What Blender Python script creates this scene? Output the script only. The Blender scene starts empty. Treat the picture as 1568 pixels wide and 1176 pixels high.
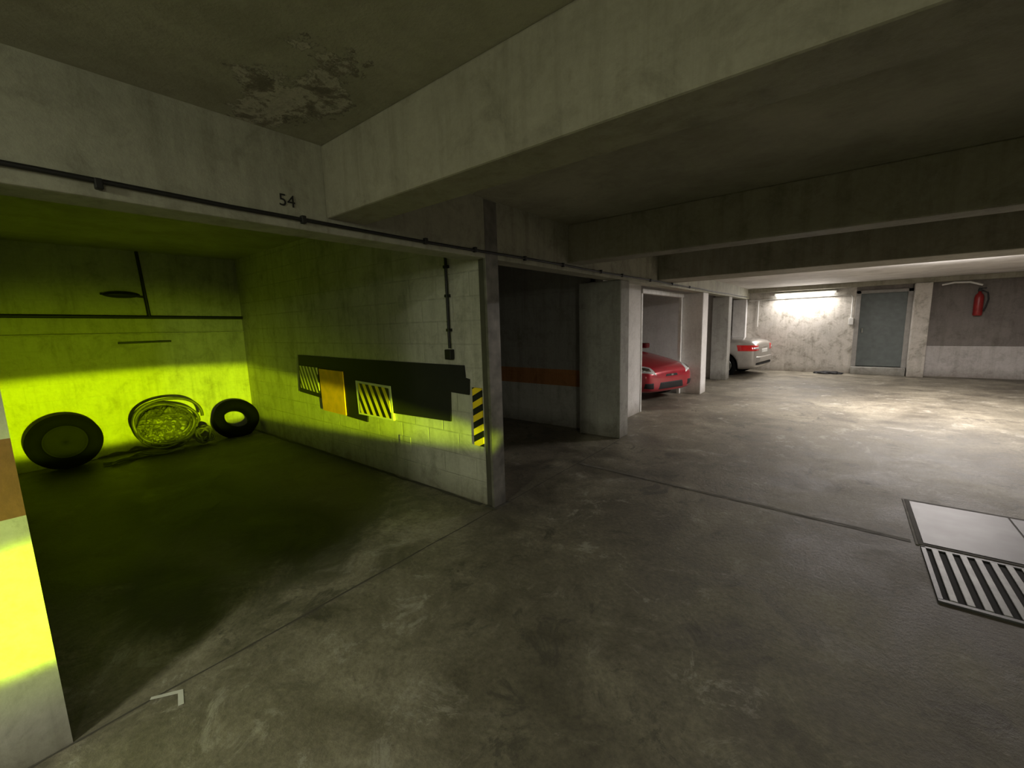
import bpy, bmesh, math, random
import numpy as np
from mathutils import Vector, Matrix, noise as mnoise
from mathutils.bvhtree import BVHTree
random.seed(4)
scene=bpy.context.scene
col=scene.collection
try:
    scene.view_settings.view_transform='Standard'
except Exception: pass

# ------------------------------------------------------------------ materials
def newmat(name):
    m=bpy.data.materials.new(name); m.use_nodes=True
    nt=m.node_tree; b=nt.nodes['Principled BSDF']
    return m,nt,b
def simple(name,c,rough=0.6,metal=0.0,emit=None,es=0,coat=0,lo=.8,sc=9,spec=.5):
    m,nt,b=newmat(name)
    tc=nt.nodes.new('ShaderNodeTexCoord'); n=nt.nodes.new('ShaderNodeTexNoise'); n.inputs['Scale'].default_value=sc
    n.inputs['Detail'].default_value=6
    nt.links.new(tc.outputs['Object'],n.inputs['Vector'])
    r=nt.nodes.new('ShaderNodeValToRGB')
    r.color_ramp.elements[0].position=.3; r.color_ramp.elements[1].position=.72
    r.color_ramp.elements[0].color=(*[v*lo for v in c],1); r.color_ramp.elements[1].color=(*[min(1,v*1.1) for v in c],1)
    nt.links.new(n.outputs['Fac'],r.inputs['Fac']); nt.links.new(r.outputs['Color'],b.inputs['Base Color'])
    b.inputs['Roughness'].default_value=rough; b.inputs['Metallic'].default_value=metal
    b.inputs['Specular IOR Level'].default_value=spec
    if coat: b.inputs['Coat Weight'].default_value=coat; b.inputs['Coat Roughness'].default_value=.05
    if emit: b.inputs['Emission Color'].default_value=(*emit,1); b.inputs['Emission Strength'].default_value=es
    return m
class NT:
    def __init__(s,nt): s.nt=nt
    def n(s,t): return s.nt.nodes.new(t)
    def l(s,a,b): s.nt.links.new(a,b)
    def ramp(s,fac,stops):
        r=s.n('ShaderNodeValToRGB'); e=r.color_ramp.elements
        while len(e)<len(stops): e.new(.5)
        for i,(p,c) in enumerate(stops):
            e[i].position=p; e[i].color=(*c,1) if len(c)==3 else c
        s.l(fac,r.inputs['Fac']); return r.outputs['Color']
    def mix(s,fac,a,b,mode='MIX'):
        m=s.n('ShaderNodeMix'); m.data_type='RGBA'; m.blend_type=mode
        for sock,v in ((m.inputs[0],fac),(m.inputs[6],a),(m.inputs[7],b)):
            if hasattr(v,'is_output'): s.l(v,sock)
            elif isinstance(v,(int,float)): sock.default_value=v
            else: sock.default_value=(*v,1)
        return m.outputs[2]
    def math(s,op,a,b=None,clamp=False):
        m=s.n('ShaderNodeMath'); m.operation=op; m.use_clamp=clamp
        for i,v in enumerate((a,b)):
            if v is None: continue
            if hasattr(v,'is_output'): s.l(v,m.inputs[i])
            else: m.inputs[i].default_value=v
        return m.outputs[0]
    def mapping(s,v,scale):
        mp=s.n('ShaderNodeMapping'); s.l(v,mp.inputs['Vector']); mp.inputs['Scale'].default_value=scale; return mp.outputs[0]
    def noise(s,vec,scale,detail=6,rough=.6,dist=0):
        nd=s.n('ShaderNodeTexNoise'); nd.inputs['Scale'].default_value=scale; nd.inputs['Detail'].default_value=detail
        nd.inputs['Roughness'].default_value=rough; nd.inputs['Distortion'].default_value=dist
        s.l(vec,nd.inputs['Vector']); return nd.outputs['Fac']
    def blob(s,v,cx,cy,sx,sy,warp,amt,r0,r1):
        mp=s.n('ShaderNodeMapping'); s.l(v,mp.inputs['Vector']); mp.inputs['Location'].default_value=(-cx/sx,-cy/sy,0); mp.inputs['Scale'].default_value=(1/sx,1/sy,0)
        ln=s.n('ShaderNodeVectorMath'); ln.operation='LENGTH'; s.l(mp.outputs[0],ln.inputs[0])
        d=s.math('ADD',ln.outputs['Value'],s.math('MULTIPLY',s.math('SUBTRACT',warp,.5),amt))
        return s.ramp(d,[(r0,(1,1,1)),(r1,(0,0,0))])

def floor_mat():
    m,nt,b=newmat('worn_concrete_floor'); g=NT(nt)
    tc=g.n('ShaderNodeTexCoord'); v=tc.outputs['Object']
    big=g.noise(v,.5,6,.65,.6); mid=g.noise(v,1.7,10,.75,.6); fine=g.noise(v,34,6,.75); sw=g.noise(v,3.4,10,.8,.8); pt=g.noise(v,1.1,10,.7,.4)
    c=g.ramp(mid,[(.32,(.135,.121,.096)),(.5,(.225,.207,.165)),(.68,(.35,.327,.268))])
    c=g.mix(.9,c,g.ramp(big,[(.38,(.55,.53,.49)),(.62,(1.2,1.18,1.11))]),'MULTIPLY')
    c=g.mix(.75,c,g.ramp(fine,[(.3,(.5,.5,.5)),(.7,(1.3,1.3,1.3))]),'MULTIPLY')
    sc=g.ramp(sw,[(.54,(0,0,0)),(.60,(1,1,1))])
    sc2=g.ramp(pt,[(.46,(0,0,0)),(.58,(.65,.65,.65))])
    c=g.mix(g.math('MULTIPLY',sc,sc2),c,(.46,.435,.375))
    dk=g.math('MULTIPLY',g.ramp(sw,[(.41,(.8,.8,.8)),(.47,(0,0,0))]),g.ramp(pt,[(.45,(1,1,1)),(.55,(0,0,0))]))
    c=g.mix(dk,c,(.08,.072,.058))
    vo=g.n('ShaderNodeTexVoronoi'); vo.inputs['Scale'].default_value=1.5; g.l(v,vo.inputs['Vector'])
    sp=g.ramp(g.math('ADD',vo.outputs['Distance'],g.math('MULTIPLY',sw,.12)),[(.08,(.65,.65,.65)),(.15,(0,0,0))])
    c=g.mix(sp,c,(.055,.05,.04))
    f=g.blob(v,-5.1,1.2,2.9,2.0,mid,.9,.75,1.05); c=g.mix(g.math('MULTIPLY',f,.75),c,(.05,.047,.038))  # base colour darkened across the stall floor to stand in for its shade
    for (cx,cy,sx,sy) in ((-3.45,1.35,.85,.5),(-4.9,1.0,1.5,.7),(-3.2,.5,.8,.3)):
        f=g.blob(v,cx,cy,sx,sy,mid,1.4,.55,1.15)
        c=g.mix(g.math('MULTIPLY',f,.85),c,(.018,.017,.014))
    f=g.blob(v,.9,3.5,1.3,1.0,mid,1.2,.6,1.2); c=g.mix(g.math('MULTIPLY',f,.5),c,(.11,.095,.09))
    f=g.blob(v,1.2,1.5,1.6,2.2,mid,1.6,.5,1.3); c=g.mix(g.math('MULTIPLY',f,.35),c,(.12,.10,.08))
    g.l(c,b.inputs['Base Color'])
    rr=g.ramp(mid,[(.3,(.42,.42,.42)),(.7,(.74,.74,.74))]); g.l(rr,b.inputs['Roughness'])
    bp=g.n('ShaderNodeBump'); bp.inputs['Strength'].default_value=.45; bp.inputs['Distance'].default_value=.014
    g.l(g.math('ADD',fine,g.math('ADD',mid,sw)),bp.inputs['Height']); g.l(bp.outputs['Normal'],b.inputs['Normal'])
    return m
def wall_mat(name,c1,c2,axis='X',blocks=True,dado=None,stripe=None,grime=.5,fl=1.0,streak=.35,bk=1.0):
    m,nt,b=newmat(name); g=NT(nt)
    tc=g.n('ShaderNodeTexCoord'); v=tc.outputs['Object']
    s=g.n('ShaderNodeSeparateXYZ'); g.l(v,s.inputs[0])
    cb=g.n('ShaderNodeCombineXYZ'); g.l(s.outputs['X' if axis=='X' else 'Y'],cb.inputs[0]); g.l(s.outputs['Z'],cb.inputs[1])
    big=g.noise(v,1.1,6,.6,.5); fine=g.noise(v,26,7,.75); mid=g.noise(v,4,9,.75,.5)
    c=g.ramp(big,[(.3,c1),(.7,c2)])
    z=s.outputs['Z']
    if dado:
        f=g.math('LESS_THAN',g.math('ADD',z,g.math('MULTIPLY',g.math('SUBTRACT',mid,.5),.03)),dado[0])
        c=g.mix(f,c,dado[1])
    if stripe:
        f=g.math('MULTIPLY',g.math('GREATER_THAN',z,stripe[0]),g.math('LESS_THAN',z,stripe[1]))
        c=g.mix(f,c,stripe[2])
    c=g.mix(grime,c,g.ramp(mid,[(.34,(.42,.40,.34)),(.5,(.95,.94,.9)),(.75,(1.05,1.05,1.05))]),'MULTIPLY')
    st=g.noise(g.mapping(v,(5,5,.5)),1.6,7,.7,.2)
    c=g.mix(streak,c,g.ramp(st,[(.36,(.45,.44,.38)),(.52,(1,1,1))]),'MULTIPLY')
    c=g.mix(.4,c,g.ramp(fine,[(.3,(.65,.65,.65)),(.7,(1.15,1.15,1.15))]),'MULTIPLY')
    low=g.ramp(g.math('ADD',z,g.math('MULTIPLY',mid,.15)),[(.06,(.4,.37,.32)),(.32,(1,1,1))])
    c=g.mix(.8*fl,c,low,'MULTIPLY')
    h=g.math('MULTIPLY',g.math('ADD',fine,g.math('MULTIPLY',mid,.8)),.35)
    if blocks:
        br=g.n('ShaderNodeTexBrick'); g.l(cb.outputs[0],br.inputs['Vector'])
        br.inputs['Scale'].default_value=1; br.inputs['Brick Width'].default_value=.42; br.inputs['Row Height'].default_value=.205
        br.inputs['Mortar Size'].default_value=.009; br.inputs['Mortar Smooth'].default_value=.8
        k=g.math('MULTIPLY',br.outputs['Fac'],g.ramp(mid,[(.42,(.15,.15,.15)),(.62,(1,1,1))]))
        h=g.math('SUBTRACT',h,g.math('MULTIPLY',k,.45*bk))
        c=g.mix(g.math('MULTIPLY',k,.12*bk),c,(.1,.1,.08))
    g.l(c,b.inputs['Base Color']); b.inputs['Roughness'].default_value=.75
    bp=g.n('ShaderNodeBump'); bp.inputs['Strength'].default_value=.6; bp.inputs['Distance'].default_value=.012
    g.l(h,bp.inputs['Height']); g.l(bp.outputs['Normal'],b.inputs['Normal'])
    return m
def ceil_mat(name,c1,c2,patch=True):
    m,nt,b=newmat(name); g=NT(nt)
    tc=g.n('ShaderNodeTexCoord'); v=tc.outputs['Object']
    big=g.noise(v,.8,6,.6,.3); fine=g.noise(v,20,7,.7); mid=g.noise(v,5,9,.75,.2); m2=g.noise(v,2.2,9,.7,.3)
    c=g.ramp(big,[(.3,c1),(.7,c2)])
    c=g.mix(.6,c,g.ramp(m2,[(.38,(.7,.68,.64)),(.58,(1.05,1.05,1.05))]),'MULTIPLY')
    h=g.math('MULTIPLY',fine,.4)
    if patch:
        f=g.blob(v,-1.93,.96,.68,.28,mid,3.0,.52,.57)
        pc=g.ramp(g.noise(v,7,9,.8,.3),[(.40,(.16,.145,.11)),(.48,(.25,.23,.18)),(.52,(.5,.48,.4)),(.62,(.36,.34,.28))])
        c=g.mix(f,c,pc); h=g.math('ADD',h,g.math('MULTIPLY',f,1.2))
    c=g.mix(.35,c,g.ramp(fine,[(.3,(.75,.75,.75)),(.7,(1.12,1.12,1.12))]),'MULTIPLY')
    g.l(c,b.inputs['Base Color']); b.inputs['Roughness'].default_value=.8
    bp=g.n('ShaderNodeBump'); bp.inputs['Strength'].default_value=.7; bp.inputs['Distance'].default_value=.018
    g.l(h,bp.inputs['Height']); g.l(bp.outputs['Normal'],b.inputs['Normal'])
    return m
def stripe_mat(name,ca,cb_,freq,ang,axis='X'):
    m,nt,b=newmat(name); g=NT(nt)
    tc=g.n('ShaderNodeTexCoord'); s=g.n('ShaderNodeSeparateXYZ'); g.l(tc.outputs['Object'],s.inputs[0])
    t=g.math('ADD',g.math('MULTIPLY',s.outputs[axis],freq*math.cos(ang)),g.math('MULTIPLY',s.outputs['Z'],freq*math.sin(ang)))
    f=g.math('GREATER_THAN',g.math('FRACT',g.math('ADD',t,100.0)),.5)
    g.l(g.mix(f,ca,cb_),b.inputs['Base Color']); b.inputs['Roughness'].default_value=.5
    return m

M_floor=floor_mat(); M_ceil=ceil_mat('painted_concrete_ceiling',(.29,.285,.215),(.42,.41,.32)); M_ceil_lit=ceil_mat('ceiling_lit_tone',(.62,.60,.58),(.78,.76,.73),False)
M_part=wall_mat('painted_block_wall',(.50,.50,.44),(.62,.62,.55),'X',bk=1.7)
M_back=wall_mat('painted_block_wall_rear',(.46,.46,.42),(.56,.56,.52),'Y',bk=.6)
M_lint=wall_mat('painted_concrete_lintel',(.36,.36,.29),(.45,.445,.36),'Y',blocks=False,fl=0)
M_beam=wall_mat('painted_concrete_beam',(.27,.255,.20),(.36,.345,.275),'X',blocks=False,fl=0)
M_pil=wall_mat('painted_pillar',(.34,.34,.32),(.44,.44,.41),'X',blocks=False)
M_white=wall_mat('white_wall',(.74,.73,.73),(.84,.83,.82),'Y',blocks=False,streak=.12,grime=.25)
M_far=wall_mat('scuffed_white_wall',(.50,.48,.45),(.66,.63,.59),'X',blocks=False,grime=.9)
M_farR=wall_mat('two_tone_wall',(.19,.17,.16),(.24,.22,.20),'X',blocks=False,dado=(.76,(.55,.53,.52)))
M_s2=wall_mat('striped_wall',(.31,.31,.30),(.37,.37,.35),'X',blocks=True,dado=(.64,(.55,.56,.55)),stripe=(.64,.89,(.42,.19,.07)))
M_p0=wall_mat('left_partition_paint',(.5,.5,.45),(.6,.6,.55),'Y',blocks=False,stripe=(.96,1.25,(.26,.12,.05)))
M_black=simple('black_foam',(.012,.012,.013),.7)
M_cable=simple('black_cable',(.01,.01,.01),.5)
M_post=simple('grey_steel_post',(.10,.095,.08),.5,.2)
M_post2=simple('steel_angle',(.24,.23,.21),.5,.3,lo=.5)
M_orange=simple('orange_foam',(.85,.42,.03),.6)
M_rubber=simple('tyre_rubber',(.0025,.0025,.0025),.85,spec=.08)
M_hub=simple('dark_steel_hub',(.008,.008,.008),.8,spec=.1)
M_door=simple('grey_green_door',(.10,.12,.115),.5)
M_frame=simple('door_frame_paint',(.28,.27,.25),.5)
M_red=simple('red_car_paint',(.40,.012,.03),.28,.2,coat=1,lo=.95)
M_silver=simple('silver_car_paint',(.42,.40,.37),.3,.5,coat=1,lo=.95)
M_glass=simple('dark_car_glass',(.015,.017,.02),.06)
M_chrome=simple('chrome',(.7,.7,.7),.15,1)
M_lens=simple('headlight_lens',(.75,.78,.8),.08,.3,coat=1)
M_tail=simple('tail_light_red',(.6,.01,.01),.15,coat=1)
M_ext=simple('extinguisher_red',(.30,.02,.02),.35)
M_tube=simple('lamp_tube',(1,1,1),.4,emit=(1,.95,.88),es=16)
M_wp=simple('white_plastic',(.75,.75,.72),.45)
M_tape=simple('white_tape',(.75,.75,.7),.6)
M_plate=simple('steel_cover_plate',(.085,.085,.09),.5,.3,lo=.5,sc=4)
M_grate=simple('galvanised_grate',(.27,.27,.27),.5,.1,lo=.6)
M_pit=simple('drain_pit',(.01,.01,.01),.9)
M_joint=simple('floor_joint_filler',(.085,.078,.065),.85)
M_jl=simple('floor_joint_mortar',(.24,.225,.20),.85,lo=.5)
M_film=simple('clear_plastic_hose',(.10,.10,.085),.4,lo=.4,spec=.35)
M_str=stripe_mat('hazard_stripe',(.9,.72,.05),(.012,.012,.012),9.5,math.radians(28))
M_str_s=stripe_mat('hazard_stripe_wide',(.95,.7,.02),(.012,.012,.012),9.5,math.radians(-62))
M_str_w=stripe_mat('hazard_stripe_pale',(.7,.66,.5),(.02,.02,.02),13,math.radians(25))

# ------------------------------------------------------------------ helpers
def link(o,parent=None):
    col.objects.link(o)
    if parent: o.parent=parent
    return o
def empty(name,loc=(0,0,0),rz=0):
    e=bpy.data.objects.new(name,None); e.empty_display_size=.1; col.objects.link(e); e.location=loc; e.rotation_euler=(0,0,rz); return e
def meshobj(name,verts,faces,mats,parent=None,smooth=False,loc=(0,0,0),mi=None):
    me=bpy.data.meshes.new(name); me.from_pydata([tuple(v) for v in verts],[],faces); me.update()
    o=bpy.data.objects.new(name,me); o.location=loc
    for m in (mats if isinstance(mats,(list,tuple)) else [mats]): me.materials.append(m)
    if mi:
        for p,i in zip(me.polygons,mi): p.material_index=i
    if smooth:
        for p in me.polygons: p.use_smooth=True
    return link(o,parent)
def fixn(o):
    bm=bmesh.new(); bm.from_mesh(o.data); bmesh.ops.recalc_face_normals(bm,faces=bm.faces); bm.to_mesh(o.data); bm.free()
def box(name,x0,x1,y0,y1,z0,z1,mat,bev=0.0,parent=None):
    vs=[(x,y,z) for x in (x0,x1) for y in (y0,y1) for z in (z0,z1)]
    fs=[(0,1,3,2),(4,6,7,5),(0,4,5,1),(2,3,7,6),(0,2,6,4),(1,5,7,3)]
    o=meshobj(name,vs,fs,mat,parent)
    if bev:
        b=o.modifiers.new('b','BEVEL'); b.width=bev; b.segments=2
    return o
def tube(name,pts,r,mat,parent=None,res=4,smooth=False):
    cu=bpy.data.curves.new(name,'CURVE'); cu.dimensions='3D'; cu.bevel_depth=r; cu.bevel_resolution=res; cu.use_fill_caps=True
    sp=cu.splines.new('POLY'); sp.points.add(len(pts)-1)
    for p,q in zip(sp.points,pts): p.co=(*q,1)
    o=bpy.data.objects.new(name,cu); cu.materials.append(mat)
    col.objects.link(o)
    dg=bpy.context.evaluated_depsgraph_get(); me=bpy.data.meshes.new_from_object(o.evaluated_get(dg))
    bpy.data.objects.remove(o); o=bpy.data.objects.new(name,me)
    if not me.materials: me.materials.append(mat)
    for p in me.polygons: p.use_smooth=True
    return link(o,parent)
def revolve(name,prof,mat,seg=56,parent=None,closed=True):
    vs=[];fs=[];n=len(prof)
    for i in range(seg):
        t=2*math.pi*i/seg
        for r,a in prof: vs.append((a,r*math.cos(t),r*math.sin(t)))
    m=n if closed else n-1
    for i in range(seg):
        for j in range(m):
            fs.append((i*n+j,i*n+(j+1)%n,((i+1)%seg)*n+(j+1)%n,((i+1)%seg)*n+j))
    return meshobj(name,vs,fs,mat,parent,True)
def tyre_prof(R,w,rin):
    h=w/2
    p=[(rin,-h*.75),(rin+.02,-h*.9),((R+rin)/2,-h*1.05),(R-.035,-h*.98),(R-.012,-h*.85)]
    for k in range(5):
        a=-h*.75+k*h*.375
        p+= [(R,a-.012),(R,a+.012)] if k in(0,4) else [(R-.008,a-.02),(R,a-.016),(R,a+.016),(R-.008,a+.02)]
    p+=[(R-.012,h*.85),(R-.035,h*.98),((R+rin)/2,h*1.05),(rin+.02,h*.9),(rin,h*.75),(rin-.004,0)]
    return p
def wheel(name,R,w,rin,parent=None,hub=True,spokes=5,rimmat=None,plain=False):
    root=empty(name) if parent is None else bpy.data.objects.new(name,None)
    if parent is not None: col.objects.link(root); root.parent=parent
    revolve('tyre',tyre_prof(R,w,rin),M_rubber,72,root)
    if hub:
        rm=rimmat or M_hub
        h=w/2
        if plain:
            revolve('rim',[(rin+.004,h*.78),(rin-.01,h*.7),(rin-.03,h*.60),(rin*.35,h*.62),(.001,h*.66),(.001,-h*.2),(rin-.01,-h*.7),(rin+.004,-h*.78)],rm,48,root)
        else:
            revolve('rim',[(rin+.004,h*.78),(rin-.012,h*.8),(rin-.03,h*.35),(rin*.72,h*.25),(rin*.62,h*.5),(rin*.38,h*.55),(rin*.3,h*.3),(rin*.2,h*.35),(rin*.18,h*.7),(0.001,h*.72),(0.001,-h*.2),(rin-.01,-h*.7),(rin+.004,-h*.78)],rm,48,root)
        for k in range(spokes):
            t=2*math.pi*k/spokes
            vs=[]
            for a in (h*.3,h*.72):
                for rr,ww in ((rin*.2,.035),(rin*.93,.028)):
                    for s in (-1,1):
                        y=rr*math.cos(t)-s*ww*math.sin(t); z=rr*math.sin(t)+s*ww*math.cos(t); vs.append((a,y,z))
            meshobj('spoke',vs,[(0,1,3,2),(4,6,7,5),(0,4,5,1),(2,3,7,6),(0,2,6,4),(1,5,7,3)],rm,root)
    return root

# ------------------------------------------------------------------ room shell
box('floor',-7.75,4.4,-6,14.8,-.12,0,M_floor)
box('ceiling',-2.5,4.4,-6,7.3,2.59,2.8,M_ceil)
box('ceiling',-2.5,4.4,7.3,14.8,2.42,2.8,M_ceil_lit)  # far slab coloured whiter so it reads as lit by the bay lamp
box('ceiling',-7.75,-2.5,-6,14.8,2.72,2.9,M_ceil)
box('wall_left',-7.75,-7.6,-6,14.8,0,2.72,M_back)
box('wall_right',4.2,4.4,-6,14.8,0,2.6,M_farR)
box('wall_back',-7.6,4.2,-6,-5.85,0,2.72,M_pil)
box('wall_far',-7.6,.2,14.5,14.8,0,2.72,M_far)
box('wall_far',.2,1.28,14.5,14.8,2.2,2.42,M_farR)
box('wall_far',1.28,4.2,14.6,14.8,0,2.42,M_farR)
box('wall_far',.2,1.28,14.7,14.8,0,2.2,M_farR)
box('lintel_beam_1',-2.5,-2.3,-5.85,14.5,2.13,2.72,M_lint,.008)  # concrete lintel running above the stall openings
for (a,b_,zz,top) in [(-4.2,-3.95,2.21,2.59),(1.27,1.51,2.21,2.59),(3.88,4.14,2.21,2.59),(6.55,7.3,2.2,2.59),(14.25,14.5,2.3,2.42)]:
    box('ceiling_beam',-2.3,4.2,a,b_,zz,top,M_beam,.01)
box('wall_partition',-7.6,-2.3,-.2,.012,0,2.72,M_p0)
box('wall_partition',-7.6,-2.40,2.61,2.76,0,2.72,M_part)
box('wall_partition',-7.6,-2.93,5.42,5.57,0,2.72,M_s2)
box('wall_partition',-7.6,-2.85,6.85,7.0,0,2.72,M_white)
box('wall_partition',-7.6,-2.7,11.9,12.05,0,2.72,M_white)
box('wall_panel',-2.85,-2.73,5.57,7.0,0,2.72,M_white)
box('concrete_pillar',-2.93,-2.31,5.22,5.5,0,2.13,M_pil,.012)
box('concrete_pillar',-2.72,-2.31,9.3,9.7,0,2.13,M_white,.012)
box('concrete_pillar',-2.7,-2.31,11.75,12.1,0,2.13,M_pil,.012)
box('concrete_pillar',-2.7,-2.34,14.3,14.5,0,2.13,M_white,.012)
box('concrete_pillar',1.3,1.6,14.2,14.6,0,2.3,M_far,.012)
pg=empty('steel_post')
box('channel_web',-2.395,-2.325,2.60,2.74,0,2.585,M_post,.004,pg)
box('angle_flange',-2.325,-2.298,2.585,2.74,0,2.585,M_post2,.003,pg)
box('base_plate',-2.395,-2.27,2.57,2.76,0,.012,M_post,.002,pg)
gf=empty('garage_door_frame')
box('jamb_near',-2.78,-2.72,7.002,7.06,0,2.13,M_wp,.004,gf)
box('jamb_far',-2.78,-2.72,9.22,9.298,0,2.13,M_wp,.004,gf)
box('head',-2.78,-2.70,7.002,9.298,2.05,2.13,M_wp,.004,gf)

# ------------------------------------------------------------------ floor details
jg=empty('floor_joint')
def strip(name,p,q,w,mat,z=.002,parent=None,wob=.006,n=60):
    p=Vector(p);q=Vector(q);d=(q-p);d.normalize();s=Vector((-d.y,d.x))
    vs=[];fs=[]
    for i in range(n+1):
        c=p+(q-p)*i/n; o=wob*(mnoise.noise(Vector((c.x*3,c.y*3,0.3))))
        ww=w*(.55+1.1*abs(mnoise.noise(Vector((c.x*9,c.y*9,1.3)))))
        a=c+s*(o+ww/2);b=c+s*(o-ww/2)
        vs+=[(a.x,a.y,z),(b.x,b.y,z)]
        if i: k=2*i; fs.append((k-2,k-1,k+1,k))
    return meshobj(name,vs,fs,mat,parent)
strip('joint_bay',(-2.30,-5),(-2.29,2.56),.013,M_joint,parent=jg,n=200)
strip('joint_bay_2',(-2.29,2.8),(-2.29,5.2),.012,M_joint,parent=jg)
strip('joint_cross',(-2.29,4.02),(.47,3.86),.015,M_joint,parent=jg)
strip('joint_cross_mortar',(-2.25,4.05),(.47,3.895),.03,M_jl,z=.0015,parent=jg,wob=.02)
strip('joint_wall',(-7.5,2.57),(-2.45,2.59),.05,M_joint,z=.002,parent=jg,wob=.03)
tg=empty('floor_tape_mark')
meshobj('tape',[(-2.31,.255,.003),(-2.245,.355,.003),(-2.15,.335,.003),(-2.155,.315,.003),(-2.235,.333,.003),(-2.295,.247,.003)],[(0,5,4,1),(1,4,3,2)],M_tape,tg)
cp=empty('manhole_cover')
box('frame',.49,1.62,3.835,4.76,.0,.006,M_jl,0,cp)
box('rim',.505,1.605,3.84,4.745,.0,.009,M_joint,0,cp)
box('plate',.53,1.085,3.87,4.71,.0,.012,M_plate,.002,cp)
box('plate_2',1.095,1.585,3.87,4.71,.0,.012,M_plate,.002,cp)
gg=empty('drain_grate')
box('pit',.52,1.75,3.13,3.8,.0,.003,M_pit,0,gg)
for (a,b_,c,d) in ((.51,.535,3.12,3.81),(1.73,1.76,3.12,3.81),(.51,1.76,3.10,3.13),(.51,1.76,3.79,3.815)):
    box('grate_frame',a,b_,c,d,0,.012,M_plate,.002,gg)
x=.56
while x<1.70:
    box('bar',x,x+.034,3.135,3.79,.002,.014,M_grate,.003,gg); x+=.066

# ------------------------------------------------------------------ main partition dressing
Y=2.607
bp=empty('foam_bumper_panel')
def polyboard(name,pts,t,mat,y=Y,parent=bp):
    n=len(pts)
    vs=[(p[0],y,p[1]) for p in pts]+[(p[0],y-t,p[1]) for p in pts]
    fs=[tuple(range(n-1,-1,-1)),tuple(range(n,2*n))]+[(i,(i+1)%n,n+(i+1)%n,n+i) for i in range(n)]
    o=meshobj(name,vs,fs,mat,parent); fixn(o); return o
polyboard('black_pad',[(-5.73,1.27),(-4.3,1.255),(-2.61,1.25),(-2.60,1.14),(-2.55,1.13),(-2.56,.99),(-2.80,1.0),(-2.81,.72),(-3.72,.70),(-4.17,.70),(-4.19,.54),(-4.62,.56),(-4.66,1.1),(-5.2,1.1),(-5.2,.73),(-5.78,.77)],.018,M_black)
polyboard('orange_pad',[(-5.18,1.11),(-4.62,1.10),(-4.62,.57),(-5.16,.58)],.03,M_orange)
polyboard('striped_pad_border',[(-4.36,1.01),(-3.70,.99),(-3.68,.62),(-4.34,.62)],.026,M_tape)
polyboard('striped_pad',[(-4.30,.985),(-3.73,.965),(-3.71,.64),(-4.29,.64)],.032,M_str)
polyboard('striped_pad_dim',[(-5.72,1.13),(-5.24,1.12),(-5.22,.79),(-5.72,.83)],.026,M_str_w)
cs=empty('corner_warning_strip')
polyboard('strip',[(-2.52,1.06),(-2.41,1.06),(-2.41,.54),(-2.52,.54)],.012,M_str_s,parent=cs)
cd=empty('wall_conduit')
tube('pipe',[(-2.77,Y-.02,2.2),(-2.77,Y-.02,1.40)],.013,M_cable,cd)
box('switch_box',-2.81,-2.73,Y-.05,Y,1.30,1.39,M_cable,.006,cd)
for z in (1.55,1.85,2.1): box('clip',-2.795,-2.745,Y-.03,Y,z,z+.025,M_cable,0,cd)
wp=empty('wall_box_cover')
box('cover',-3.62,-3.44,Y-.008,Y,.30,.47,M_part,.004,wp)
wp2=empty('wall_box_cover'); box('cover',-7.598,-7.59,2.18,2.36,.60,.80,M_back,.003,wp2)

cab=empty('overhead_cable')
pts=[]
y=-3.9
while y<=14.0:
    pts.append((-2.284,y,2.176+.004*math.sin(y*2.3)+.016*max(0,min(1,(.8-y)*1.5)))); y+=.1
tube('cable',pts,.010,M_cable,cab,3)
for y in (.35,1.13,1.96,2.45,3.1,3.75,4.6,5.2,6.2,7.2,8.2):
    box('clip',-2.298,-2.268,y-.012,y+.012,2.158,2.198,M_cable,.004,cab)
tx=bpy.data.curves.new('bay_number','FONT'); tx.body='54'; tx.size=.085; tx.extrude=.0008; tx.materials.append(simple('stencil_black',(.01,.01,.01),.7))
to=bpy.data.objects.new('bay_number',tx); link(to); to.matrix_world=Matrix.Translation((-2.297,1.02,2.235))@Matrix(((0,0,1,0),(1,0,0,0),(0,1,0,0),(0,0,0,1)))

# ------------------------------------------------------------------ stall back wall dressing
pp=empty('wall_pipe')
tube('pipe_main',[(-7.54,.03,1.86),(-7.54,2.60,1.82)],.022,M_cable,pp)
tube('pipe_low',[(-7.56,.03,1.63),(-7.56,2.60,1.60)],.012,M_back,pp)
tube('pipe_drop',[(-7.54,1.42,2.71),(-7.54,1.46,1.84)],.02,M_cable,pp)
box('cable_bracket',-7.58,-7.54,1.1,1.66,1.485,1.51,M_cable,.003,pp)
bl=empty('bulkhead_lamp')
bm=bmesh.new(); bmesh.ops.create_uvsphere(bm,u_segments=24,v_segments=12,radius=1); me=bpy.data.meshes.new('housing'); bm.to_mesh(me); bm.free()
o=bpy.data.objects.new('housing',me); me.materials.append(M_cable); link(o,bl); o.location=(-7.5,1.2,2.13); o.scale=(.07,.19,.045)
tube('arm',[(-7.54,1.0,2.14),(-7.54,1.45,2.11)],.014,M_cable,bl)

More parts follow.
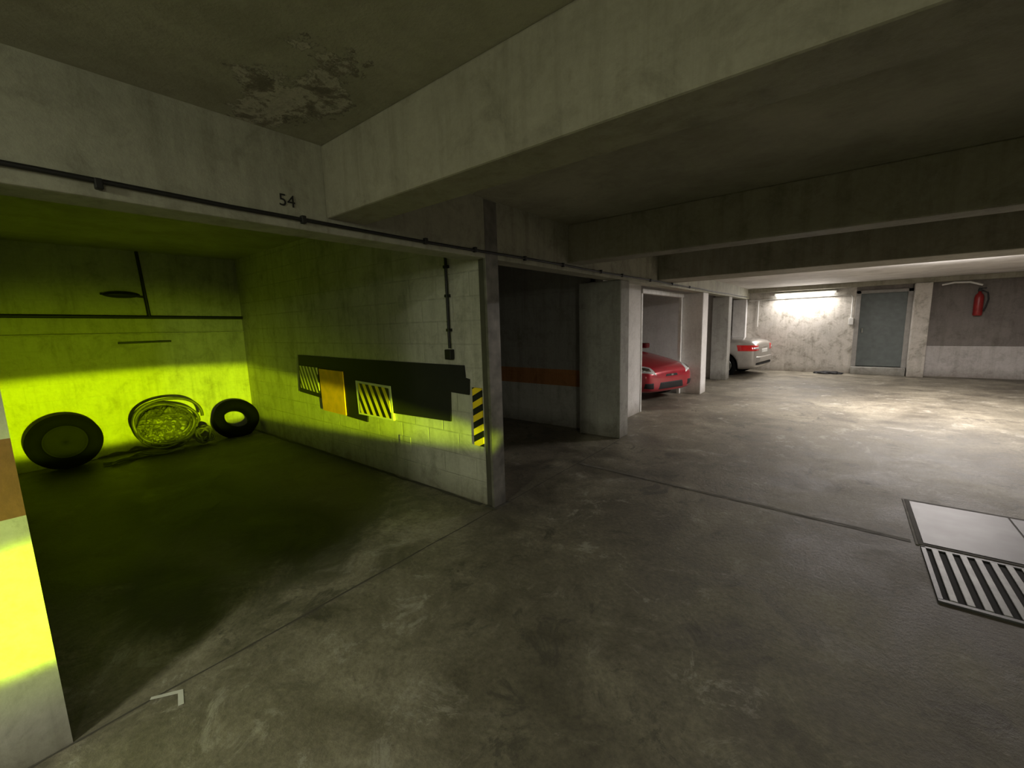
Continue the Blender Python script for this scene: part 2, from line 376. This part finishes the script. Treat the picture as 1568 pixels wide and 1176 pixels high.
w1=wheel('spare_wheel',.33,.2,.19,hub=True,spokes=0,plain=True); w1.location=(-7.36,.45,.335); w1.rotation_euler=(0,math.radians(-10),0)
w2=wheel('loose_tyre',.30,.19,.165,hub=False); w2.location=(-7.35,2.28,.26); w2.rotation_euler=(0,math.radians(-33),0)
wr=empty('coiled_clear_hose')
def coil():
    pts=[];T=15;N=48
    tilt=math.radians(-17)
    for k in range(T*N):
        t=k/N; a=2*math.pi*t
        lap=int(t); f=t-lap
        def par(l):
            q=random.Random(l*13+5); return (.36-.017*l+q.uniform(-.02,.02), q.uniform(-.05,.045), q.uniform(-.045,.045), q.uniform(-.08,.08))
        p0=par(lap); p1=par(lap+1); R,oy,oz,ox=[p0[i]*(1-f)+p1[i]*f for i in range(4)]
        R*=1+.05*math.sin(3*a+lap)
        y=R*1.03*math.cos(a)+oy; z=R*.93*math.sin(a)+oz; x=ox+.05*math.sin(a+lap)
        X=x*math.cos(tilt)+z*math.sin(tilt); Z=-x*math.sin(tilt)+z*math.cos(tilt)
        pts.append((-7.26+X,1.42+y,max(.03,.37+Z)))
    tube('loops',pts,.019,M_film,wr,3)
    tail=[]
    for k in range(60):
        s=k/59; tail.append((-7.12+.06*math.sin(s*9),1.25-.5*s-.04*math.sin(s*7),.025+.05*max(0,math.sin(s*6))**2))
    tube('tail',tail,.02,M_film,wr,3)
    tail=[]
    for k in range(60):
        s=k/59; tail.append((-7.06+.07*math.sin(s*7+1),1.5-.72*s,.022+.03*max(0,math.sin(s*8+1))**2))
    tube('tail_2',tail,.02,M_film,wr,3)
    bm=bmesh.new(); bmesh.ops.create_icosphere(bm,subdivisions=6,radius=1)
    for v in bm.verts:
        p=v.co.copy()
        k=1+.35*abs(mnoise.noise(p*3.1))+.22*abs(mnoise.noise(p*7+Vector((3,1,2))))+.1*abs(mnoise.noise(p*15))
        v.co=Vector((p.x*.09,p.y*.25,p.z*.22))*k
    me=bpy.data.meshes.new('crumpled_film'); bm.to_mesh(me); bm.free()
    for p in me.polygons: p.use_smooth=True
    me.materials.append(M_film); o=bpy.data.objects.new('crumpled_film',me); link(o,wr); o.location=(-7.24,1.42,.34); o.rotation_euler=(0,math.radians(-17),0)
    pts=[]
    for k in range(300):
        a=k*.21; R=.09+.03*math.sin(k*.37)
        pts.append((-7.16+.05*math.sin(k*.31),1.80+R*math.cos(a)*.9,.15+R*math.sin(a+.3*math.sin(k*.05))))
    tube('knot',pts,.014,M_film,wr,3)
coil()

# ------------------------------------------------------------------ far wall items
lf=empty('fluorescent_lamp')
box('housing',-1.65,-.22,14.40,14.497,2.19,2.25,M_wp,.006,lf)
tube('tube',[(-1.6,14.38,2.17),(-.27,14.38,2.17)],.022,M_tube,lf)
dg=empty('door_1')
box('leaf',.30,1.2,14.52,14.57,.22,2.12,M_door,.004,dg)
box('frame_left',.2,.3,14.46,14.6,.2,2.2,M_frame,.006,dg)
box('frame_right',1.2,1.30,14.46,14.6,.2,2.2,M_frame,.006,dg)
box('frame_top',.2,1.3,14.46,14.6,2.12,2.2,M_frame,.006,dg)
box('handle',.36,.39,14.47,14.52,1.1,1.22,M_chrome,.004,dg)
box('threshold',.2,1.28,14.36,14.6,0,.2,M_pil,.01,dg)
cw=empty('electrical_conduit')
tube('run',[(-2.3,14.475,2.08),(-1.9,14.475,2.09),(-.1,14.475,2.11),(.1,14.475,2.10),(.13,14.475,2.03),(.13,14.475,1.5)],.012,M_wp,cw)
box('junction_box',.08,.18,14.44,14.497,1.32,1.5,M_wp,.006,cw)
tube('run2',[(-2.05,14.475,2.08),(-2.05,14.475,1.3)],.012,M_wp,cw)
fm=empty('floor_rag')
bm=bmesh.new(); bmesh.ops.create_icosphere(bm,subdivisions=4,radius=1)
for v in bm.verts:
    p=v.co.copy(); k=1+.4*mnoise.noise(p*2.2); v.co=Vector((p.x*.30*k,p.y*.12*k,max(-.02,p.z*.05*k)))
me=bpy.data.meshes.new('rag'); bm.to_mesh(me); bm.free(); me.materials.append(M_black); o=bpy.data.objects.new('rag',me); link(o,fm); o.location=(-.27,14.25,.02)
ex=empty('fire_extinguisher')
def rz(name,prof,mat,parent,loc,seg=32):
    vs=[];fs=[];n=len(prof)
    for i in range(seg):
        t=2*math.pi*i/seg
        for r,z in prof: vs.append((r*math.cos(t),r*math.sin(t),z))
    for i in range(seg):
        for j in range(n-1): fs.append((i*n+j,((i+1)%seg)*n+j,((i+1)%seg)*n+j+1,i*n+j+1))
    return meshobj(name,vs,fs,mat,parent,True,loc=loc)
rz('cylinder',[(.001,0),(.07,0),(.08,.02),(.08,.42),(.065,.48),(.03,.52),(.025,.56),(.001,.56)],M_ext,ex,(2.42,14.5,1.48))
box('valve',2.39,2.45,14.47,14.53,2.04,2.1,M_cable,.004,ex)
box('lever',2.40,2.52,14.48,14.52,2.1,2.12,M_cable,.003,ex)
tube('hose',[(2.45,14.48,2.06),(2.54,14.46,2.0),(2.56,14.45,1.85),(2.53,14.45,1.68),(2.50,14.45,1.58)],.014,M_cable,ex)
box('wall_bracket',2.38,2.46,14.56,14.598,1.7,1.8,M_cable,0,ex)
ap=empty('ceiling_pipe')
tube('bend',[(1.75,14.22,2.22),(1.95,14.2,2.26),(2.2,14.2,2.25),(2.4,14.2,2.17)],.02,M_wp,ap)

# ------------------------------------------------------------------ cars
def car(name,loc,rz_,paint,W=1.72,style='sport'):
    root=empty(name)
    hw=W/2
    if style=='sport':
        st=[(0.0,.28,.56,.58),(-.05,.20,.64,.72),(-.18,.17,.71,.80),(-.5,.16,.79,.85),(-1.0,.16,.88,.86),(-1.4,.16,.94,.86),(-2.2,.16,.94,.86),(-3.0,.16,.95,.86),(-3.5,.17,.94,.85),(-3.85,.2,.88,.80),(-4.0,.28,.74,.66)]
        cabin=[(-1.25,.92),(-2.0,1.28),(-2.7,1.29),(-3.5,.93)]
    else:
        st=[(0.0,.30,.86,.70),(-.06,.24,.94,.78),(-.2,.2,1.0,.82),(-.6,.18,1.03,.85),(-1.0,.18,1.02,.86),(-1.8,.18,.98,.86),(-2.6,.18,.98,.86),(-3.3,.18,.94,.86),(-4.0,.18,.86,.84),(-4.35,.22,.74,.76),(-4.5,.3,.6,.62)]
        cabin=[(-.95,1.0),(-1.55,1.40),(-2.5,1.45),(-3.35,.95)]
    k_=hw/.86
    vs=[];fs=[]
    for (x,zb,zt,w) in st:
        w*=k_
        zm=(zb+zt)/2; sh=zb+(zt-zb)*.78
        half=[(0,zb),(w*.75,zb),(w*.95,zb+.05),(w*1.0,zm),(w*.985,sh),(w*.90,zt-.03),(w*.6,zt),(0,zt+.02)]
        ring=half+[(-a,b) for a,b in half[-2:0:-1]]
        vs+=[(x,a,b) for a,b in ring]; n=len(ring)
    for i in range(len(st)-1):
        for j in range(n):
            fs.append((i*n+j,i*n+(j+1)%n,(i+1)*n+(j+1)%n,(i+1)*n+j))
    fs.append(tuple(range(n-1,-1,-1))); fs.append(tuple(range((len(st)-1)*n,len(st)*n)))
    src=meshobj('body_src',vs,fs,[paint,M_black],None,True); fixn(src)
    s=src.modifiers.new('s','SUBSURF'); s.levels=3; s.render_levels=3
    R=.31
    ax=[-.78,-.78-(2.45 if style=='sport' else 2.7)]
    cuts=[]
    for xx in ax:
        for sgn in (-1,1):
            c=revolve('cut',[(.0001,-.16),(R+.05,-.16),(R+.05,.4),(.0001,.4)],M_black,40,None)
            c.location=(xx,sgn*(hw-.1),R+.01); c.rotation_euler=(0,0,sgn*math.pi/2); fixn(c); cuts.append(c)
            bo=src.modifiers.new('bo','BOOLEAN'); bo.operation='DIFFERENCE'; bo.object=c; bo.solver='EXACT'
    bpy.context.view_layer.update()
    dg=bpy.context.evaluated_depsgraph_get()
    me=bpy.data.meshes.new_from_object(src.evaluated_get(dg))
    for m in [src]+cuts: bpy.data.objects.remove(m)
    body=bpy.data.objects.new('body',me); link(body,root)
    for p in me.polygons: p.use_smooth=True
    me.update()
    bvh=BVHTree.FromPolygons([v.co.copy() for v in me.vertices],[tuple(p.vertices) for p in me.polygons])
    (x0,z0),(x1,z1),(x2,z2),(x3,z3)=cabin
    cw_=hw*.86; tw=hw*.66
    V=[(x0,-cw_*.92,z0-.06),(x0,cw_*.92,z0-.06),(x3,cw_*.92,z3-.06),(x3,-cw_*.92,z3-.06),(x1,-tw,z1),(x1,tw,z1),(x2,tw,z2),(x2,-tw,z2)]
    Fc=[(0,1,5,4),(1,2,6,5),(2,3,7,6),(3,0,4,7),(4,5,6,7)]
    bm=bmesh.new(); bv=[bm.verts.new(v) for v in V]
    side=[bm.faces.new([bv[i] for i in f]) for f in Fc]
    bmesh.ops.inset_individual(bm,faces=side[:4],thickness=.055,depth=-.004)
    for f in side[:4]: f.material_index=1
    me=bpy.data.meshes.new('cabin'); bm.to_mesh(me); bm.free(); me.materials.append(paint); me.materials.append(M_glass)
    o=bpy.data.objects.new('cabin',me); link(o,root); b=o.modifiers.new('b','BEVEL'); b.width=.03; b.segments=3
    for xx in ax:
        for sgn in (-1,1):
            w=wheel('wheel',R,.2,.21,root,True,7,M_chrome); w.location=(xx,sgn*(hw-.13),R); w.rotation_euler=(0,0,sgn*math.pi/2)
    def conform(nm,cor,d,mat,off=.008,N=16,mir=True):
        for s_ in ((-1,1) if mir else (1,)):
            C=[Vector((a,b*s_*k_,c)) for a,b,c in cor]; dd=Vector((d[0],d[1]*s_,d[2])).normalized()
            vs=[];fs=[]
            for i in range(N+1):
                for j in range(N+1):
                    u=i/N;v=j/N
                    P=C[0]*(1-u)*(1-v)+C[1]*u*(1-v)+C[2]*u*v+C[3]*(1-u)*v
                    h,nr,_,_=bvh.ray_cast(P-dd*1.5,dd)
                    if h is None: h=P; nr=-dd
                    if nr.dot(dd)>0: nr=-nr
                    e=min(u,1-u,v,1-v)
                    vs.append(h+nr*(off*(min(1,e*8)*1.6-.6)))
            for i in range(N):
                for j in range(N):
                    a=i*(N+1)+j; fs.append((a,a+N+1,a+N+2,a+1))
            o=meshobj(nm,vs,fs,mat,root,True); fixn(o)
    if style=='sport':
        conform('headlight',[(-.05,.40,.50),(-.36,.86,.56),(-.62,.80,.74),(-.16,.46,.66)],(-.75,-.45,-.35),M_lens,.014)
        conform('headlight_bulb',[(-.12,.50,.545),(-.26,.66,.56),(-.36,.66,.65),(-.18,.52,.63)],(-.75,-.45,-.35),M_chrome,.022)
        conform('grille',[(0,-.44,.25),(0,.44,.25),(0,.38,.40),(0,-.38,.40)],(-1,0,0),M_black,.01,mir=False)
        conform('side_intake',[(0,.52,.27),(-.1,.74,.29),(-.1,.72,.40),(0,.54,.40)],(-1,-.35,0),M_black,.01)
        conform('upper_grille',[(0,-.22,.50),(0,.22,.50),(0,.18,.55),(0,-.18,.55)],(-1,0,0),M_black,.01,mir=False)
        conform('badge',[(0,-.04,.505),(0,.04,.505),(0,.04,.545),(0,-.04,.545)],(-1,0,0),M_chrome,.02,mir=False)
        for s_ in (-1,1):
            box('mirror',-1.5,-1.35,min(s_*.80,s_*.95),max(s_*.80,s_*.95),.95,1.07,paint,.03,root)
    else:
        conform('tail_light',[(-.0,.40,.70),(-.42,.86,.70),(-.46,.84,.87),(-.02,.44,.88)],(-.75,-.6,0),M_tail,.014)
        conform('tail_light_lens',[(-.03,.48,.755),(-.2,.66,.75),(-.2,.66,.81),(-.03,.49,.815)],(-.75,-.6,0),M_lens,.022)
        conform('bumper',[(0,-.72,.40),(0,.72,.40),(0,.70,.56),(0,-.70,.56)],(-1,0,0),paint,.05,mir=False)
        conform('bumper_trim',[(0,-.7,.33),(0,.7,.33),(0,.7,.39),(0,-.7,.39)],(-1,0,0),M_black,.03,mir=False)
        conform('number_plate',[(0,-.26,.64),(0,.26,.64),(0,.26,.75),(0,-.26,.75)],(-1,0,0),M_wp,.015,mir=False)
        conform('trunk_chrome',[(0,-.38,.79),(0,.38,.79),(0,.38,.81),(0,-.38,.81)],(-1,0,0),M_chrome,.012,mir=False)
        for s_ in (-1,1):
            box('mirror',-3.0,-2.85,min(s_*.80,s_*.95),max(s_*.80,s_*.95),.98,1.10,paint,.03,root)
    root.location=loc; root.rotation_euler=(0,0,rz_)
    return root
car('red_sports_car',(-2.60,8.33,0),math.radians(-20),M_red,W=1.62,style='sport')
car('silver_sedan_car',(-1.66,13.2,0),math.radians(-8),M_silver,style='sedan')

# ------------------------------------------------------------------ lights
def area(name,loc,rot,sx,sy,p,c,spread=math.pi):
    l=bpy.data.lights.new(name,'AREA'); l.shape='RECTANGLE'; l.size=sx; l.size_y=sy; l.energy=p; l.color=c; l.spread=spread
    o=bpy.data.objects.new(name,l); link(o); o.location=loc; o.rotation_euler=rot; return o
def point(name,loc,p,c,r=.12):
    l=bpy.data.lights.new(name,'POINT'); l.energy=p; l.color=c; l.shadow_soft_size=r
    o=bpy.data.objects.new(name,l); link(o); o.location=loc; return o
area('lamp_far_wall',(-.93,14.30,2.15),(math.radians(-20),0,0),1.3,.06,52,(1,.93,.88))
l2=empty('fluorescent_lamp')
box('housing',.7,2.0,9.2,9.3,2.39,2.418,M_wp,.004,l2)
area('lamp_far_bay',(1.35,9.25,2.38),(0,0,0),1.3,.08,215,(1,.92,.87))
area('fill_far_bay_up',(1.35,9.25,2.15),(math.pi,0,0),1.3,.08,90,(1,.94,.91))  # added upward fill that brightens the far ceiling, not a real fixture
l3=empty('fluorescent_lamp')
box('housing',-1.3,-1.15,-3.3,-2.0,2.53,2.588,M_wp,.006,l3)
area('lamp_aisle_down',(-1.22,-2.4,2.5),(0,0,0),.1,1.2,66,(.98,.97,.74))
point('lamp_aisle',(-1.22,-2.6,2.3),50,(.96,1,.70),.15)
l4=empty('fluorescent_lamp')
box('housing',2.4,3.6,-1.6,-1.48,2.53,2.588,M_wp,.006,l4)
area('lamp_aisle_right_down',(3.0,-1.54,2.5),(0,0,0),1.2,.1,22,(1,.94,.78))
point('lamp_aisle_right',(3.0,-1.54,2.3),50,(.99,.97,.74),.15)

def spot(name,energy,half,sy,blend,dz,roll=0):
    s=bpy.data.lights.new(name,'SPOT'); s.energy=energy; s.color=(.70,1,.0); s.spot_size=2*half; s.spot_blend=blend; s.shadow_soft_size=.03
    so=bpy.data.objects.new(name,s); link(so); so.location=(4.0,.4,.58)
    d=Vector((-1,math.tan(math.radians(3.5)),dz)).normalized()
    so.rotation_euler=d.to_track_quat('-Z','Y').to_euler(); so.scale=(1,sy,1)
spot('green_beam',7200,math.radians(17.5),.150,.46,.005)
spot('green_beam_halo',1000,math.radians(17),.40,1.0,.038)
point('green_fill',(-6.0,.6,1.4),.8,(.6,1,.0),0)  # added green fill inside the stall; no lamp hangs here

w=bpy.data.worlds.new('w'); scene.world=w; w.use_nodes=True
w.node_tree.nodes['Background'].inputs[0].default_value=(.5,.5,.4,1); w.node_tree.nodes['Background'].inputs[1].default_value=.02

# ------------------------------------------------------------------ camera
yaw,pit,rol=map(math.radians,(38.59,8.21,1.67))
F=Vector((-math.sin(yaw)*math.cos(pit),math.cos(yaw)*math.cos(pit),-math.sin(pit)))
r=Vector((math.cos(yaw),math.sin(yaw),0)); u=r.cross(F)
R_=math.cos(rol)*r-math.sin(rol)*u; U_=math.cos(rol)*u+math.sin(rol)*r
cam=bpy.data.cameras.new('camera'); co=bpy.data.objects.new('camera',cam); link(co)
m=Matrix((( R_.x,U_.x,-F.x,0),(R_.y,U_.y,-F.y,0),(R_.z,U_.z,-F.z,1.6),(0,0,0,1))); co.matrix_world=m
cam.sensor_fit='HORIZONTAL'; cam.sensor_width=36; cam.lens=36*636.6/1568; cam.clip_start=.02
scene.camera=co
